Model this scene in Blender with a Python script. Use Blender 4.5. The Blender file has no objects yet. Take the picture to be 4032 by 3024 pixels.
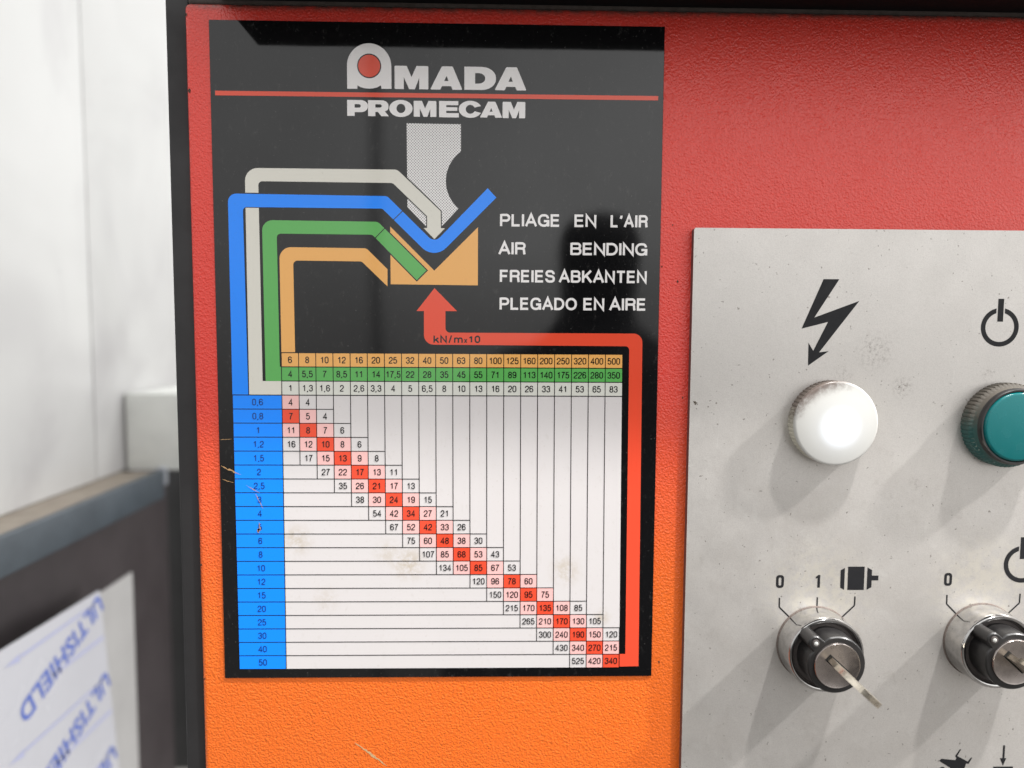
import bpy, bmesh, math, random
from mathutils import Vector, Matrix

random.seed(7)
S = bpy.context.scene
COL = S.collection
MM = 0.001

# ------------------------------------------------------------------ camera
cam_d = bpy.data.cameras.new('camera')
cam_d.sensor_width = 36.0
cam_d.lens = 24.964
cam_d.clip_start = 0.01
cam_d.clip_end = 200.0
cam_d.dof.use_dof = True
cam_d.dof.focus_distance = 0.2815
cam_d.dof.aperture_fstop = 4.7
cam = bpy.data.objects.new('camera', cam_d)
COL.objects.link(cam)
right = Vector((0.99974, -0.022054, 0.005792)).normalized()
fwd = Vector((0.022419, 0.997059, -0.073285)).normalized()
right = (right - fwd * right.dot(fwd)).normalized()
up = right.cross(fwd)
m = Matrix((right, up, -fwd)).transposed().to_4x4()
m.translation = Vector((0.110853, -0.284486, -0.118826))
cam.matrix_world = m
S.camera = cam

# ------------------------------------------------------------------ world: a bright hall above, a dull floor below
W = bpy.data.worlds.new('World')
S.world = W
W.use_nodes = True
nt = W.node_tree
nt.nodes.clear()
wo = nt.nodes.new('ShaderNodeOutputWorld')
bg = nt.nodes.new('ShaderNodeBackground')
tc = nt.nodes.new('ShaderNodeTexCoord')
sx = nt.nodes.new('ShaderNodeSeparateXYZ')
rmp = nt.nodes.new('ShaderNodeValToRGB')
nt.links.new(tc.outputs['Generated'], sx.inputs[0])
mr = nt.nodes.new('ShaderNodeMapRange')
mr.inputs[1].default_value = -1.0
mr.inputs[2].default_value = 1.0
nt.links.new(sx.outputs[2], mr.inputs[0])
nt.links.new(mr.outputs[0], rmp.inputs[0])
el = rmp.color_ramp.elements
el[0].position = 0.0
el[0].color = (0.16, 0.15, 0.14, 1)
el[1].position = 1.0
el[1].color = (1.0, 1.0, 1.0, 1)
for p_, c_ in ((0.40, (0.20, 0.19, 0.18, 1)), (0.50, (0.62, 0.61, 0.60, 1)), (0.56, (0.90, 0.90, 0.89, 1)), (0.72, (0.97, 0.97, 0.97, 1))):
    e_ = el.new(p_)
    e_.color = c_
nt.links.new(rmp.outputs[0], bg.inputs[0])
wn = nt.nodes.new('ShaderNodeTexNoise')
wn.inputs['Scale'].default_value = 3.2
wn.inputs['Detail'].default_value = 3
nt.links.new(tc.outputs['Generated'], wn.inputs['Vector'])
def wmath(op, a, b, clamp=False):
    q = nt.nodes.new('ShaderNodeMath')
    q.operation = op
    q.use_clamp = clamp
    for sck, v in zip(q.inputs, (a, b)):
        if hasattr(v, 'is_output'): nt.links.new(v, sck)
        else: sck.default_value = v
    return q.outputs[0]
uneven = wmath('ADD', wmath('MULTIPLY', wn.outputs['Fac'], 0.9), 0.58)
side = wmath('ADD', wmath('MULTIPLY', sx.outputs[0], 0.45), 0.98)
tanx = wmath('DIVIDE', sx.outputs[0], wmath('MAXIMUM', wmath('MULTIPLY', sx.outputs[1], -1.0), 0.05))
post = wmath('MULTIPLY', wmath('SUBTRACT', 0.011, wmath('ABSOLUTE', wmath('ADD', tanx, 0.168), 0.0)), 220.0, True)
post = wmath('SUBTRACT', 1.0, wmath('MULTIPLY', post, 0.6))
tot_ = wmath('MULTIPLY', wmath('MULTIPLY', uneven, side), wmath('MULTIPLY', post, 1.70))
nt.links.new(tot_, bg.inputs[1])
nt.links.new(bg.outputs[0], wo.inputs[0])

# ------------------------------------------------------------------ lamps of the hall, and an added fill light
def area(name, loc, target, size, power, color=(1, 1, 1)):
    d = bpy.data.lights.new(name, 'AREA')
    d.shape = 'DISK'
    d.size = size
    d.energy = power
    d.color = color
    o = bpy.data.objects.new(name, d)
    COL.objects.link(o)
    o.location = loc
    o.rotation_euler = (Vector(target) - Vector(loc)).to_track_quat('-Z', 'Y').to_euler()
    return o

T0 = (0.24, 0.0, -0.20)
area('hall_lamp', (0.89, -0.624, 2.24), T0, 0.11, 104, (1.0, 0.98, 0.96))
area('hall_lamp', (2.10, -0.47, 1.56), T0, 0.11, 104, (1.0, 0.98, 0.96))
area('bench_fill_light', (1.30, 0.40, 0.10), (-0.20, 0.25, -0.32), 0.4, 6.5, (1.0, 1.0, 1.0))  # added fill light that brightens the wall and film sheet behind the cabinet

vs = S.view_settings
vs.view_transform = 'Standard'
vs.look = 'None'
vs.exposure = 0.0
vs.gamma = 1.0
vs.use_curve_mapping = False
S.render.engine = 'CYCLES'
S.cycles.use_denoising = True
S.cycles.max_bounces = 8

# ------------------------------------------------------------------ materials
class NB:
    """a small node builder"""
    def __init__(self, name):
        self.m = bpy.data.materials.new(name)
        self.m.use_nodes = True
        self.t = self.m.node_tree
        self.b = self.t.nodes['Principled BSDF']
    def n(self, kind, **kw):
        x = self.t.nodes.new(kind)
        for k, v in kw.items():
            setattr(x, k, v)
        return x
    def l(self, a, b):
        self.t.links.new(a, b)
    def val(self, sock, v):
        if hasattr(v, 'is_output'):
            self.l(v, sock)
        else:
            sock.default_value = v
    def math(self, op, a, b=0.0, c=None, clamp=False):
        x = self.n('ShaderNodeMath', operation=op, use_clamp=clamp)
        self.val(x.inputs[0], a)
        self.val(x.inputs[1], b)
        if c is not None:
            self.val(x.inputs[2], c)
        return x.outputs[0]
    def mix(self, f, a, b, mode='MIX'):
        x = self.n('ShaderNodeMix', data_type='RGBA', blend_type=mode)
        self.val(x.inputs[0], f)
        self.val(x.inputs[6], a)
        self.val(x.inputs[7], b)
        return x.outputs[2]
    def pos(self):
        g = self.n('ShaderNodeNewGeometry')
        return g.outputs['Position']
    def xyz(self, v):
        s = self.n('ShaderNodeSeparateXYZ')
        self.l(v, s.inputs[0])
        return s.outputs
    def noise(self, v, scale, detail=2.0, rough=0.5, dist=0.0):
        x = self.n('ShaderNodeTexNoise')
        self.l(v, x.inputs['Vector'])
        x.inputs['Scale'].default_value = scale
        x.inputs['Detail'].default_value = detail
        x.inputs['Roughness'].default_value = rough
        x.inputs['Distortion'].default_value = dist
        return x.outputs['Fac']
    def ramp(self, f, a, b, lo=0.0, hi=1.0, smooth=True):
        x = self.n('ShaderNodeMapRange', interpolation_type='SMOOTHSTEP' if smooth else 'LINEAR')
        self.l(f, x.inputs[0])
        x.inputs[1].default_value = a
        x.inputs[2].default_value = b
        x.inputs[3].default_value = lo
        x.inputs[4].default_value = hi
        return x.outputs[0]
    def scaled(self, v, s):
        x = self.n('ShaderNodeVectorMath', operation='MULTIPLY')
        self.l(v, x.inputs[0])
        x.inputs[1].default_value = s
        return x.outputs[0]
    def dist(self, v, p):
        x = self.n('ShaderNodeVectorMath', operation='DISTANCE')
        self.l(v, x.inputs[0])
        x.inputs[1].default_value = p
        return x.outputs['Value']
    def bump(self, h, strength, distance):
        x = self.n('ShaderNodeBump')
        x.inputs['Strength'].default_value = strength
        x.inputs['Distance'].default_value = distance
        self.l(h, x.inputs['Height'])
        self.l(x.outputs[0], self.b.inputs['Normal'])
        return x
    def set(self, **kw):
        names = dict(color='Base Color', rough='Roughness', metal='Metallic', spec='Specular IOR Level',
                     coat='Coat Weight', coat_rough='Coat Roughness', emit='Emission Color', power='Emission Strength',
                     trans='Transmission Weight', ior='IOR', sss='Subsurface Weight')
        for k, v in kw.items():
            if isinstance(v, tuple) and len(v) == 3:
                v = (*v, 1)
            self.val(self.b.inputs[names[k]], v)
        return self

def plain(name, color, rough=0.5, metal=0.0, grime=0.12, scale=120.0, spec=0.5):
    b = NB(name)
    p = b.pos()
    f = b.ramp(b.noise(p, scale, 5, 0.6), 0.35, 0.75, 0.0, grime)
    b.set(color=b.mix(f, (*color, 1), tuple(c * 0.45 for c in color) + (1,)), metal=metal, spec=spec,
          rough=b.ramp(b.noise(p, scale * 0.6, 3), 0.3, 0.7, rough * 0.85, min(1, rough * 1.2)))
    return b.m

def ink(name, color, speck=(0.35, 0.32, 0.28), amount=0.35, rough=0.055):
    """printed ink under a glossy, lightly worn laminate: smears in the gloss, dust and small stains in the colour"""
    b = NB(name)
    p = b.pos()
    d1 = b.ramp(b.noise(p, 900, 3, 0.6), 0.63, 0.76, 0.0, amount)
    d2 = b.ramp(b.noise(b.scaled(p, (1, 1, 0.55)), 330, 6, 0.72), 0.55, 0.80, 0.0, amount * 0.7)
    c = b.mix(b.math('MAXIMUM', d1, d2), (*color, 1), (*speck, 1))
    sm = b.noise(b.scaled(p, (1.0, 1.0, 0.35)), 190, 6, 0.7)
    r = b.ramp(sm, 0.3, 0.75, rough * 0.85, rough * 1.25)
    b.set(color=c, rough=r, spec=0.5)
    b.bump(b.noise(p, 26, 2), 0.10, 0.0006)
    return b.m

INK_BLACK = ink('black_ink', (0.0050, 0.0050, 0.0055), (0.16, 0.155, 0.145), 0.34)
INK_WHITE = ink('white_ink', (0.615, 0.585, 0.58), (0.42, 0.38, 0.33), 0.45)
def stain(mat, spots):
    t = mat.node_tree
    bs = t.nodes['Principled BSDF']
    src = bs.inputs['Base Color'].links[0].from_socket
    b = NB.__new__(NB)
    b.m, b.t, b.b = mat, t, bs
    p = b.pos()
    tot = None
    for q, r, a in spots:
        d = b.ramp(b.dist(b.scaled(p, (1, 0, 1)), q), 0.0, r, a, 0.0)
        tot = d if tot is None else b.math('MAXIMUM', tot, d)
    f = b.math('MULTIPLY', tot, b.ramp(b.noise(p, 260, 5, 0.7), 0.36, 0.62))
    b.l(b.mix(f, src, (0.40, 0.32, 0.20, 1)), bs.inputs['Base Color'])
stain(INK_WHITE, [((0.0305, 0, -0.2035), 0.009, 0.5), ((0.0755, 0, -0.2135), 0.010, 0.6), ((0.067, 0, -0.209), 0.008, 0.35), ((0.1395, 0, -0.2165), 0.009, 0.5), ((0.155, 0, -0.236), 0.005, 0.5), ((0.042, 0, -0.228), 0.008, 0.25)])
INK_LETTER = ink('lettering_white_ink', (0.80, 0.775, 0.765), (0.5, 0.47, 0.45), 0.3)
INK_GREY = ink('warm_grey_ink', (0.66, 0.64, 0.57), (0.36, 0.33, 0.28), 0.3)
INK_CELL = ink('pale_grey_ink', (0.63, 0.63, 0.575), (0.36, 0.33, 0.28), 0.3)
INK_BLUE = ink('blue_ink', (0.004, 0.235, 0.95), (0.02, 0.14, 0.45), 0.22)
INK_GREEN = ink('green_ink', (0.105, 0.40, 0.095), (0.06, 0.2, 0.05), 0.25)
INK_ORANGE = ink('orange_ink', (0.78, 0.40, 0.115), (0.45, 0.22, 0.08), 0.28)
INK_RED = ink('red_ink', (0.74, 0.075, 0.035), (0.4, 0.05, 0.02), 0.2)
INK_PINK = ink('pink_ink', (0.78, 0.46, 0.44), (0.5, 0.3, 0.28), 0.25)
INK_DARK = ink('number_black_ink', (0.012, 0.012, 0.013), (0.05, 0.05, 0.05), 0.2)
INK_NAVY = ink('number_navy_ink', (0.006, 0.045, 0.22), (0.01, 0.08, 0.3), 0.2)
SCRATCH = plain('bare_scratch', (0.42, 0.25, 0.11), 0.6, grime=0.5, scale=1500)
SCRATCH_PALE = plain('pale_scratch', (0.55, 0.36, 0.18), 0.6, grime=0.7, scale=1800)

def halftone():
    b = NB('halftone_print')
    p = b.xyz(b.pos())
    k = 2 * math.pi / 0.00109
    u = b.math('COSINE', b.math('MULTIPLY', b.math('ADD', p[0], p[2]), k))
    v = b.math('COSINE', b.math('MULTIPLY', b.math('SUBTRACT', p[0], p[2]), k))
    f = b.ramp(b.math('ADD', u, v), 0.55, 1.1)
    b.set(color=b.mix(f, (0.76, 0.74, 0.73, 1), (0.10, 0.10, 0.10, 1)), rough=0.16)
    return b.m
HALFTONE = halftone()

def paint():
    """orange structured paint, shifting to a deeper red towards the top edge"""
    b = NB('structured_orange_paint')
    p = b.pos()
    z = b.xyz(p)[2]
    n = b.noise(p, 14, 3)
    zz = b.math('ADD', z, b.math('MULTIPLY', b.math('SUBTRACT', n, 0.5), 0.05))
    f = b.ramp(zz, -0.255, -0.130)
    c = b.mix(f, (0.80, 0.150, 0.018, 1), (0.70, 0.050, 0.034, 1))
    spots = b.ramp(b.noise(p, 260, 4, 0.7), 0.68, 0.80, 0.0, 0.35)
    c = b.mix(spots, c, (0.30, 0.030, 0.012, 1))
    # grime settled along the top edge
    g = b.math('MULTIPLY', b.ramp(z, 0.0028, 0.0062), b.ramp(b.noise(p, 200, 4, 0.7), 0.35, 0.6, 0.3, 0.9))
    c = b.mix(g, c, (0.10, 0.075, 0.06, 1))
    vor = b.n('ShaderNodeTexVoronoi', feature='SMOOTH_F1')
    b.l(p, vor.inputs['Vector'])
    vor.inputs['Scale'].default_value = 1150
    vor.inputs['Smoothness'].default_value = 0.6
    wob = b.noise(p, 1150, 2, 0.5, 0.6)
    h = b.math('ADD', b.math('MULTIPLY', vor.outputs['Distance'], 0.55), b.math('MULTIPLY', wob, 0.9))
    b.set(color=c, rough=b.ramp(b.noise(p, 60, 3), 0.3, 0.7, 0.22, 0.31), spec=0.5)
    b.bump(h, 0.75, 0.00042)
    return b.m
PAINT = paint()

def plate_mat():
    """silver grey lacquered sheet, fine grain, finger marks and worn patches round the switches"""
    b = NB('silver_grey_plate')
    p = b.pos()
    grain = b.noise(p, 2300, 2, 0.6)
    c = b.mix(b.ramp(grain, 0.35, 0.70), (0.585, 0.56, 0.53, 1), (0.52, 0.495, 0.47, 1))
    low = b.ramp(b.xyz(p)[2], -0.205, -0.125, 1.0, 0.22)
    cl = b.ramp(b.noise(p, 34, 5, 0.6), 0.42, 0.72, 0.0, 0.22)
    c = b.mix(b.math('MULTIPLY', cl, low), c, (0.40, 0.365, 0.325, 1))
    c = b.mix(b.math('MULTIPLY', low, b.ramp(b.noise(b.scaled(p, (1, 1, 0.8)), 120, 6, 0.75, 0.8), 0.50, 0.72, 0.0, 0.30)), c, (0.68, 0.665, 0.63, 1))
    c = b.mix(b.math('MULTIPLY', low, b.ramp(b.noise(p, 170, 6, 0.75, 0.5), 0.54, 0.76, 0.0, 0.28)), c, (0.33, 0.30, 0.27, 1))
    # fine rubbed scratches, mostly one way
    rot = b.n('ShaderNodeMapping')
    rot.inputs['Rotation'].default_value = (0, math.radians(38), 0)
    rot.inputs['Scale'].default_value = (1, 1, 0.06)
    b.l(p, rot.inputs['Vector'])
    rub = b.ramp(b.noise(rot.outputs[0], 1500, 3, 0.6), 0.60, 0.74, 0.0, 0.30)
    c = b.mix(b.math('MULTIPLY', rub, b.ramp(b.noise(p, 45, 3), 0.42, 0.62)), c, (0.70, 0.68, 0.65, 1))
    # dark finger marks
    spots = [((0.2745, 0, -0.1400), 0.006, 0.75), ((0.263, 0, -0.1255), 0.011, 0.55), ((0.2815, 0, -0.1795), 0.004, 0.5),
             ((0.250, 0, -0.136), 0.007, 0.35), ((0.236, 0, -0.2075), 0.012, 0.25), ((0.309, 0, -0.1345), 0.004, 0.5)]
    tot = None
    br = b.ramp(b.noise(p, 700, 6, 0.75), 0.46, 0.66)
    for q, r, a in spots:
        d = b.ramp(b.dist(b.scaled(p, (1, 0, 1)), q), 0.0, r, a, 0.0)
        tot = d if tot is None else b.math('MAXIMUM', tot, d)
    c = b.mix(b.math('MULTIPLY', tot, br), c, (0.13, 0.105, 0.09, 1))
    # worn yellowish rings where hands turn the keys
    for q in ((0.243, 0, -0.226), (0.3125, 0, -0.224)):
        d = b.ramp(b.dist(b.scaled(p, (1, 0, 1)), q), 0.008, 0.030, 0.55, 0.0)
        c = b.mix(b.math('MULTIPLY', d, b.ramp(b.noise(p, 240, 5, 0.7), 0.38, 0.62)), c, (0.66, 0.62, 0.53, 1))
    # dust specks
    sp = b.ramp(b.noise(b.scaled(p, (0.75, 1, 1.2)), 820, 4, 0.6), 0.62, 0.74, 0.0, 0.20)
    c = b.mix(sp, c, (0.30, 0.28, 0.255, 1))
    sp = b.ramp(b.noise(p, 620, 2, 0.5), 0.71, 0.76, 0.0, 0.7)
    c = b.mix(sp, c, (0.16, 0.14, 0.12, 1))
    b.set(color=c, rough=b.ramp(b.noise(p, 80, 4, 0.65), 0.3, 0.7, 0.345, 0.425), spec=0.55, metal=0.55)
    b.bump(b.math('ADD', b.math('MULTIPLY', b.noise(p, 1500, 2), 0.6), b.noise(p, 420, 2)), 0.16, 0.00014)
    return b.m
PLATE = plate_mat()
PLATE_EDGE = plain('plate_cut_edge', (0.13, 0.075, 0.07), 0.5, grime=0.3)
SYMBOL = plain('black_symbol_print', (0.012, 0.012, 0.014), 0.5, grime=0.15, scale=600, spec=0.25)

FRAME = plain('black_frame_lacquer', (0.026, 0.025, 0.026), 0.62, grime=0.3, scale=90)
HOOD = plain('black_hood', (0.006, 0.006, 0.007), 0.75, grime=0.1, spec=0.2)
SEAL = plain('dusty_seal', (0.075, 0.062, 0.055), 0.85, grime=0.4, scale=500)
CHROME = plain('chrome', (0.50, 0.49, 0.48), 0.10, 1.0, grime=0.40, scale=330)
STEEL = plain('lock_steel', (0.40, 0.36, 0.34), 0.26, 1.0, grime=0.45, scale=260)
KEYMETAL = plain('nickel_key', (0.66, 0.60, 0.50), 0.30, 1.0, grime=0.55, scale=700)
KNOB = plain('black_knob_plastic', (0.016, 0.015, 0.015), 0.36, grime=0.2, scale=400)
GASKET = plain('grimy_gasket', (0.14, 0.11, 0.095), 0.8, grime=0.8, scale=900)
RECESS = plain('dusty_black_recess', (0.075, 0.064, 0.060), 0.55, grime=0.6, scale=260)
DOT = plain('white_pointer_dot', (0.55, 0.55, 0.52), 0.35, grime=0.3, scale=900)
SLOT = plain('key_slot_dark', (0.004, 0.004, 0.004), 0.8, grime=0.0)

def lens_white():
    b = NB('lit_white_lens')
    tcn = b.n('ShaderNodeTexCoord')
    p = tcn.outputs['Object']
    d = b.dist(b.scaled(p, (1, 0, 1)), (0.0010, 0, -0.0016))
    e1 = b.ramp(d, 0.0010, 0.0100, 1.0, 0.0)
    e2 = b.ramp(d, 0.004, 0.0165, 1.0, 0.0, False)
    power = b.math('ADD', b.math('MULTIPLY', e1, 1.0), b.math('MULTIPLY', e2, 0.22))
    c = b.mix(e2, (1.0, 0.98, 0.94, 1), (0.66, 0.79, 1.0, 1))
    x = b.xyz(p)
    rad = b.dist(b.scaled(p, (1, 0, 1)), (0, 0, 0))
    side = b.math('ADD', b.math('MULTIPLY', x[2], 0.86), b.math('MULTIPLY', x[0], -0.5))
    nz = b.noise(b.scaled(p, (1, 1, 1)), 480, 5, 0.7)
    lim = b.math('ADD', side, b.math('MULTIPLY', b.math('SUBTRACT', nz, 0.5), 0.012))
    dirt = b.math('MULTIPLY', b.ramp(lim, 0.0080, 0.0165), b.ramp(rad, 0.0105, 0.0158), clamp=True)
    b.set(color=b.mix(dirt, (0.50, 0.495, 0.47, 1), (0.13, 0.10, 0.085, 1)), rough=0.3, emit=c,
          power=b.math('MULTIPLY', power, b.math('SUBTRACT', 1.0, b.math('MULTIPLY', dirt, 0.9))))
    return b.m
LENS_WHITE = lens_white()

def skirt_mat(name, color, dirtc):
    b = NB(name)
    tcn = b.n('ShaderNodeTexCoord')
    p = tcn.outputs['Object']
    x = b.xyz(p)
    side = b.math('ADD', b.math('MULTIPLY', x[2], 0.9), b.math('MULTIPLY', x[0], -0.35))
    lim = b.math('ADD', side, b.math('MULTIPLY', b.math('SUBTRACT', b.noise(p, 420, 5, 0.7), 0.5), 0.016))
    dirt = b.ramp(lim, 0.0015, 0.013, 0.12, 0.95)
    b.set(color=b.mix(dirt, (*color, 1), (*dirtc, 1)), rough=b.ramp(dirt, 0, 1, 0.3, 0.75), spec=0.45)
    return b.m
SKIRT_WHITE = skirt_mat('ivory_skirt', (0.62, 0.60, 0.50), (0.13, 0.10, 0.085))
SKIRT_GREEN = skirt_mat('dark_green_skirt', (0.010, 0.085, 0.080), (0.105, 0.088, 0.072))
LENS_GREEN = NB('teal_lens')
_p = LENS_GREEN.n('ShaderNodeTexCoord').outputs['Object']
LENS_GREEN.set(color=LENS_GREEN.mix(LENS_GREEN.ramp(LENS_GREEN.noise(_p, 520, 4, 0.7), 0.62, 0.8, 0, 0.5), (0.001, 0.118, 0.122, 1), (0.04, 0.24, 0.24, 1)),
               rough=LENS_GREEN.ramp(LENS_GREEN.noise(_p, 200, 4), 0.3, 0.7, 0.16, 0.32), spec=0.4)
LENS_GREEN = LENS_GREEN.m

def wall_mat():
    b = NB('white_wall_sheet')
    p = b.pos()
    n1 = b.noise(b.scaled(p, (1, 1, 0.7)), 9, 4, 0.55, 0.6)
    n2 = b.noise(p, 5, 2, 0.5)
    low = b.ramp(b.xyz(p)[2], -0.10, 0.03, 0.5, 0.0)
    st = b.math('ADD', b.ramp(n1, 0.45, 0.70, 0.0, 0.45), b.math('MULTIPLY', low, b.ramp(n2, 0.4, 0.6)), clamp=True)
    dots = b.ramp(b.noise(p, 60, 2), 0.74, 0.79, 0.0, 0.5)
    st = b.math('MAXIMUM', st, dots)
    b.set(color=b.mix(st, (0.68, 0.68, 0.665, 1), (0.50, 0.49, 0.49, 1)), rough=0.28, spec=0.5)
    b.bump(b.math('ADD', b.noise(b.scaled(p, (1, 1, 0.6)), 8, 2, 0.4, 0.5), b.math('MULTIPLY', b.noise(p, 30, 1), 0.06)), 0.35, 0.02)
    return b.m
WALL = wall_mat()
FILM = plain('white_protective_film', (0.61, 0.61, 0.65), 0.25, grime=0.06, scale=20)
FILM_PRINT = plain('blue_film_print', (0.13, 0.19, 0.56), 0.4, grime=0.05)
FILM_LINE = plain('pale_blue_film_print', (0.48, 0.50, 0.70), 0.4, grime=0.05)
SHEET = plain('pale_sheet', (0.50, 0.49, 0.48), 0.4, grime=0.15, scale=25)
BENCH_STEEL = plain('blue_grey_bench_steel', (0.075, 0.092, 0.108), 0.42, grime=0.4, scale=40)
BENCH_TOP = plain('beige_bench_top', (0.31, 0.265, 0.215), 0.6, grime=0.35, scale=60)
BRIGHT_STEEL = plain('bright_steel_end', (0.42, 0.44, 0.48), 0.35, grime=0.2, scale=50)
DARK_BACK = plain('dark_brown_board', (0.070, 0.058, 0.060), 0.6, grime=0.3, scale=30)
COLUMN = plain('dark_grey_column', (0.055, 0.055, 0.056), 0.5, grime=0.3, scale=25)
PALE_BOX = plain('pale_grey_box', (0.85, 0.86, 0.82), 0.5, grime=0.15, scale=40)
JACKET = plain('dark_jacket', (0.012, 0.011, 0.013), 0.85, grime=0.2, scale=40)
SKIN = plain('skin', (0.36, 0.20, 0.14), 0.5, grime=0.1, scale=30)
HAIR = plain('dark_hair', (0.014, 0.010, 0.008), 0.6, grime=0.1)

# ------------------------------------------------------------------ object helpers
def tag(o, label=None, cat=None, group=None, kind=None):
    if label: o['label'] = label
    if cat: o['category'] = cat
    if group: o['group'] = group
    if kind: o['kind'] = kind
    return o

def thing(name, label, cat, loc=(0, 0, 0), group=None):
    o = bpy.data.objects.new(name, None)
    o.empty_display_size = 0.02
    COL.objects.link(o)
    o.location = loc
    return tag(o, label, cat, group)

def link(name, me, mat, parent=None, smooth=False):
    me.materials.clear()
    me.materials.append(mat)
    if smooth:
        for p in me.polygons:
            p.use_smooth = True
    o = bpy.data.objects.new(name, me)
    COL.objects.link(o)
    if parent is not None:
        o.parent = parent
    return o

def from_bm(name, bm, mat, parent=None, smooth=False):
    me = bpy.data.meshes.new(name)
    bm.normal_update()
    bm.to_mesh(me)
    bm.free()
    return link(name, me, mat, parent, smooth)

def box_bm(bm, lo, hi):
    vs_ = [bm.verts.new((x, y, z)) for x in (lo[0], hi[0]) for y in (lo[1], hi[1]) for z in (lo[2], hi[2])]
    for f in ((0, 1, 3, 2), (4, 6, 7, 5), (0, 4, 5, 1), (2, 3, 7, 6), (0, 2, 6, 4), (1, 5, 7, 3)):
        bm.faces.new([vs_[i] for i in f])
    return vs_

def box(name, lo, hi, mat, parent=None, bevel=0.0, seg=3):
    bm = bmesh.new()
    box_bm(bm, lo, hi)
    bmesh.ops.recalc_face_normals(bm, faces=bm.faces)
    if bevel:
        bmesh.ops.bevel(bm, geom=list(bm.edges), offset=bevel, segments=seg, profile=0.5, affect='EDGES')
    o = from_bm(name, bm, mat, parent, smooth=False)
    if bevel:
        for p in o.data.polygons:
            p.use_smooth = True
        o.data.set_sharp_from_angle(angle=math.radians(35))
    return o

def rp(pts, n=7):
    """polygon whose corners (x, y, r) are rounded with radius r"""
    out = []
    N = len(pts)
    for i, q in enumerate(pts):
        r = q[2] if len(q) > 2 else 0
        P = Vector(q[:2])
        if not r:
            out.append(tuple(P))
            continue
        a = Vector(pts[i - 1][:2]) - P
        b = Vector(pts[(i + 1) % N][:2]) - P
        la, lb = a.length, b.length
        a.normalize(); b.normalize()
        ang = math.acos(max(-1, min(1, a.dot(b))))
        ra_, rb_ = pts[i - 1], pts[(i + 1) % N]
        t = min(r / math.tan(ang / 2), la * (0.499 if len(ra_) > 2 else 0.98), lb * (0.499 if len(rb_) > 2 else 0.98))
        r2 = t * math.tan(ang / 2)
        c = P + (a + b).normalized() * (r2 / math.sin(ang / 2))
        s0 = P + a * t - c
        s1 = P + b * t - c
        a0 = math.atan2(s0.y, s0.x)
        da = math.atan2(s1.y, s1.x) - a0
        while da > math.pi: da -= 2 * math.pi
        while da < -math.pi: da += 2 * math.pi
        for k in range(n + 1):
            w = a0 + da * k / n
            out.append((c.x + r2 * math.cos(w), c.y + r2 * math.sin(w)))
    return out

def circ(cx, cy, rx, ry=None, n=40, a0=0.0, a1=2 * math.pi):
    ry = ry or rx
    full = abs(a1 - a0 - 2 * math.pi) < 1e-6
    k = n if full else n + 1
    return [(cx + rx * math.cos(a0 + (a1 - a0) * i / n), cy + ry * math.sin(a0 + (a1 - a0) * i / n)) for i in range(k)]

def curve_mesh(loops):
    cu = bpy.data.curves.new('outline', 'CURVE')
    cu.dimensions = '2D'
    cu.fill_mode = 'BOTH'
    for lp in loops:
        s = cu.splines.new('POLY')
        s.points.add(len(lp) - 1)
        for p, q in zip(s.points, lp):
            p.co = (q[0], q[1], 0, 1)
        s.use_cyclic_u = True
    ob = bpy.data.objects.new('outline', cu)
    me = bpy.data.meshes.new_from_object(ob)
    bpy.data.objects.remove(ob)
    bpy.data.curves.remove(cu)
    return me

_txt = {}
def text_geo(s, weight=0.0, space=1.0):
    """2D triangles of a line of text at size 1, as (verts, faces)"""
    key = (s, weight, space)
    if key not in _txt:
        cu = bpy.data.curves.new('line', 'FONT')
        cu.body = s
        cu.size = 1.0
        cu.offset = weight
        cu.space_character = space
        cu.resolution_u = 4
        cu.fill_mode = 'FRONT'
        ob = bpy.data.objects.new('line', cu)
        me = bpy.data.meshes.new_from_object(ob)
        _txt[key] = ([tuple(v.co[:2]) for v in me.vertices], [tuple(p.vertices) for p in me.polygons])
        bpy.data.objects.remove(ob)
        bpy.data.meshes.remove(me)
        bpy.data.curves.remove(cu)
    return _txt[key]

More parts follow.
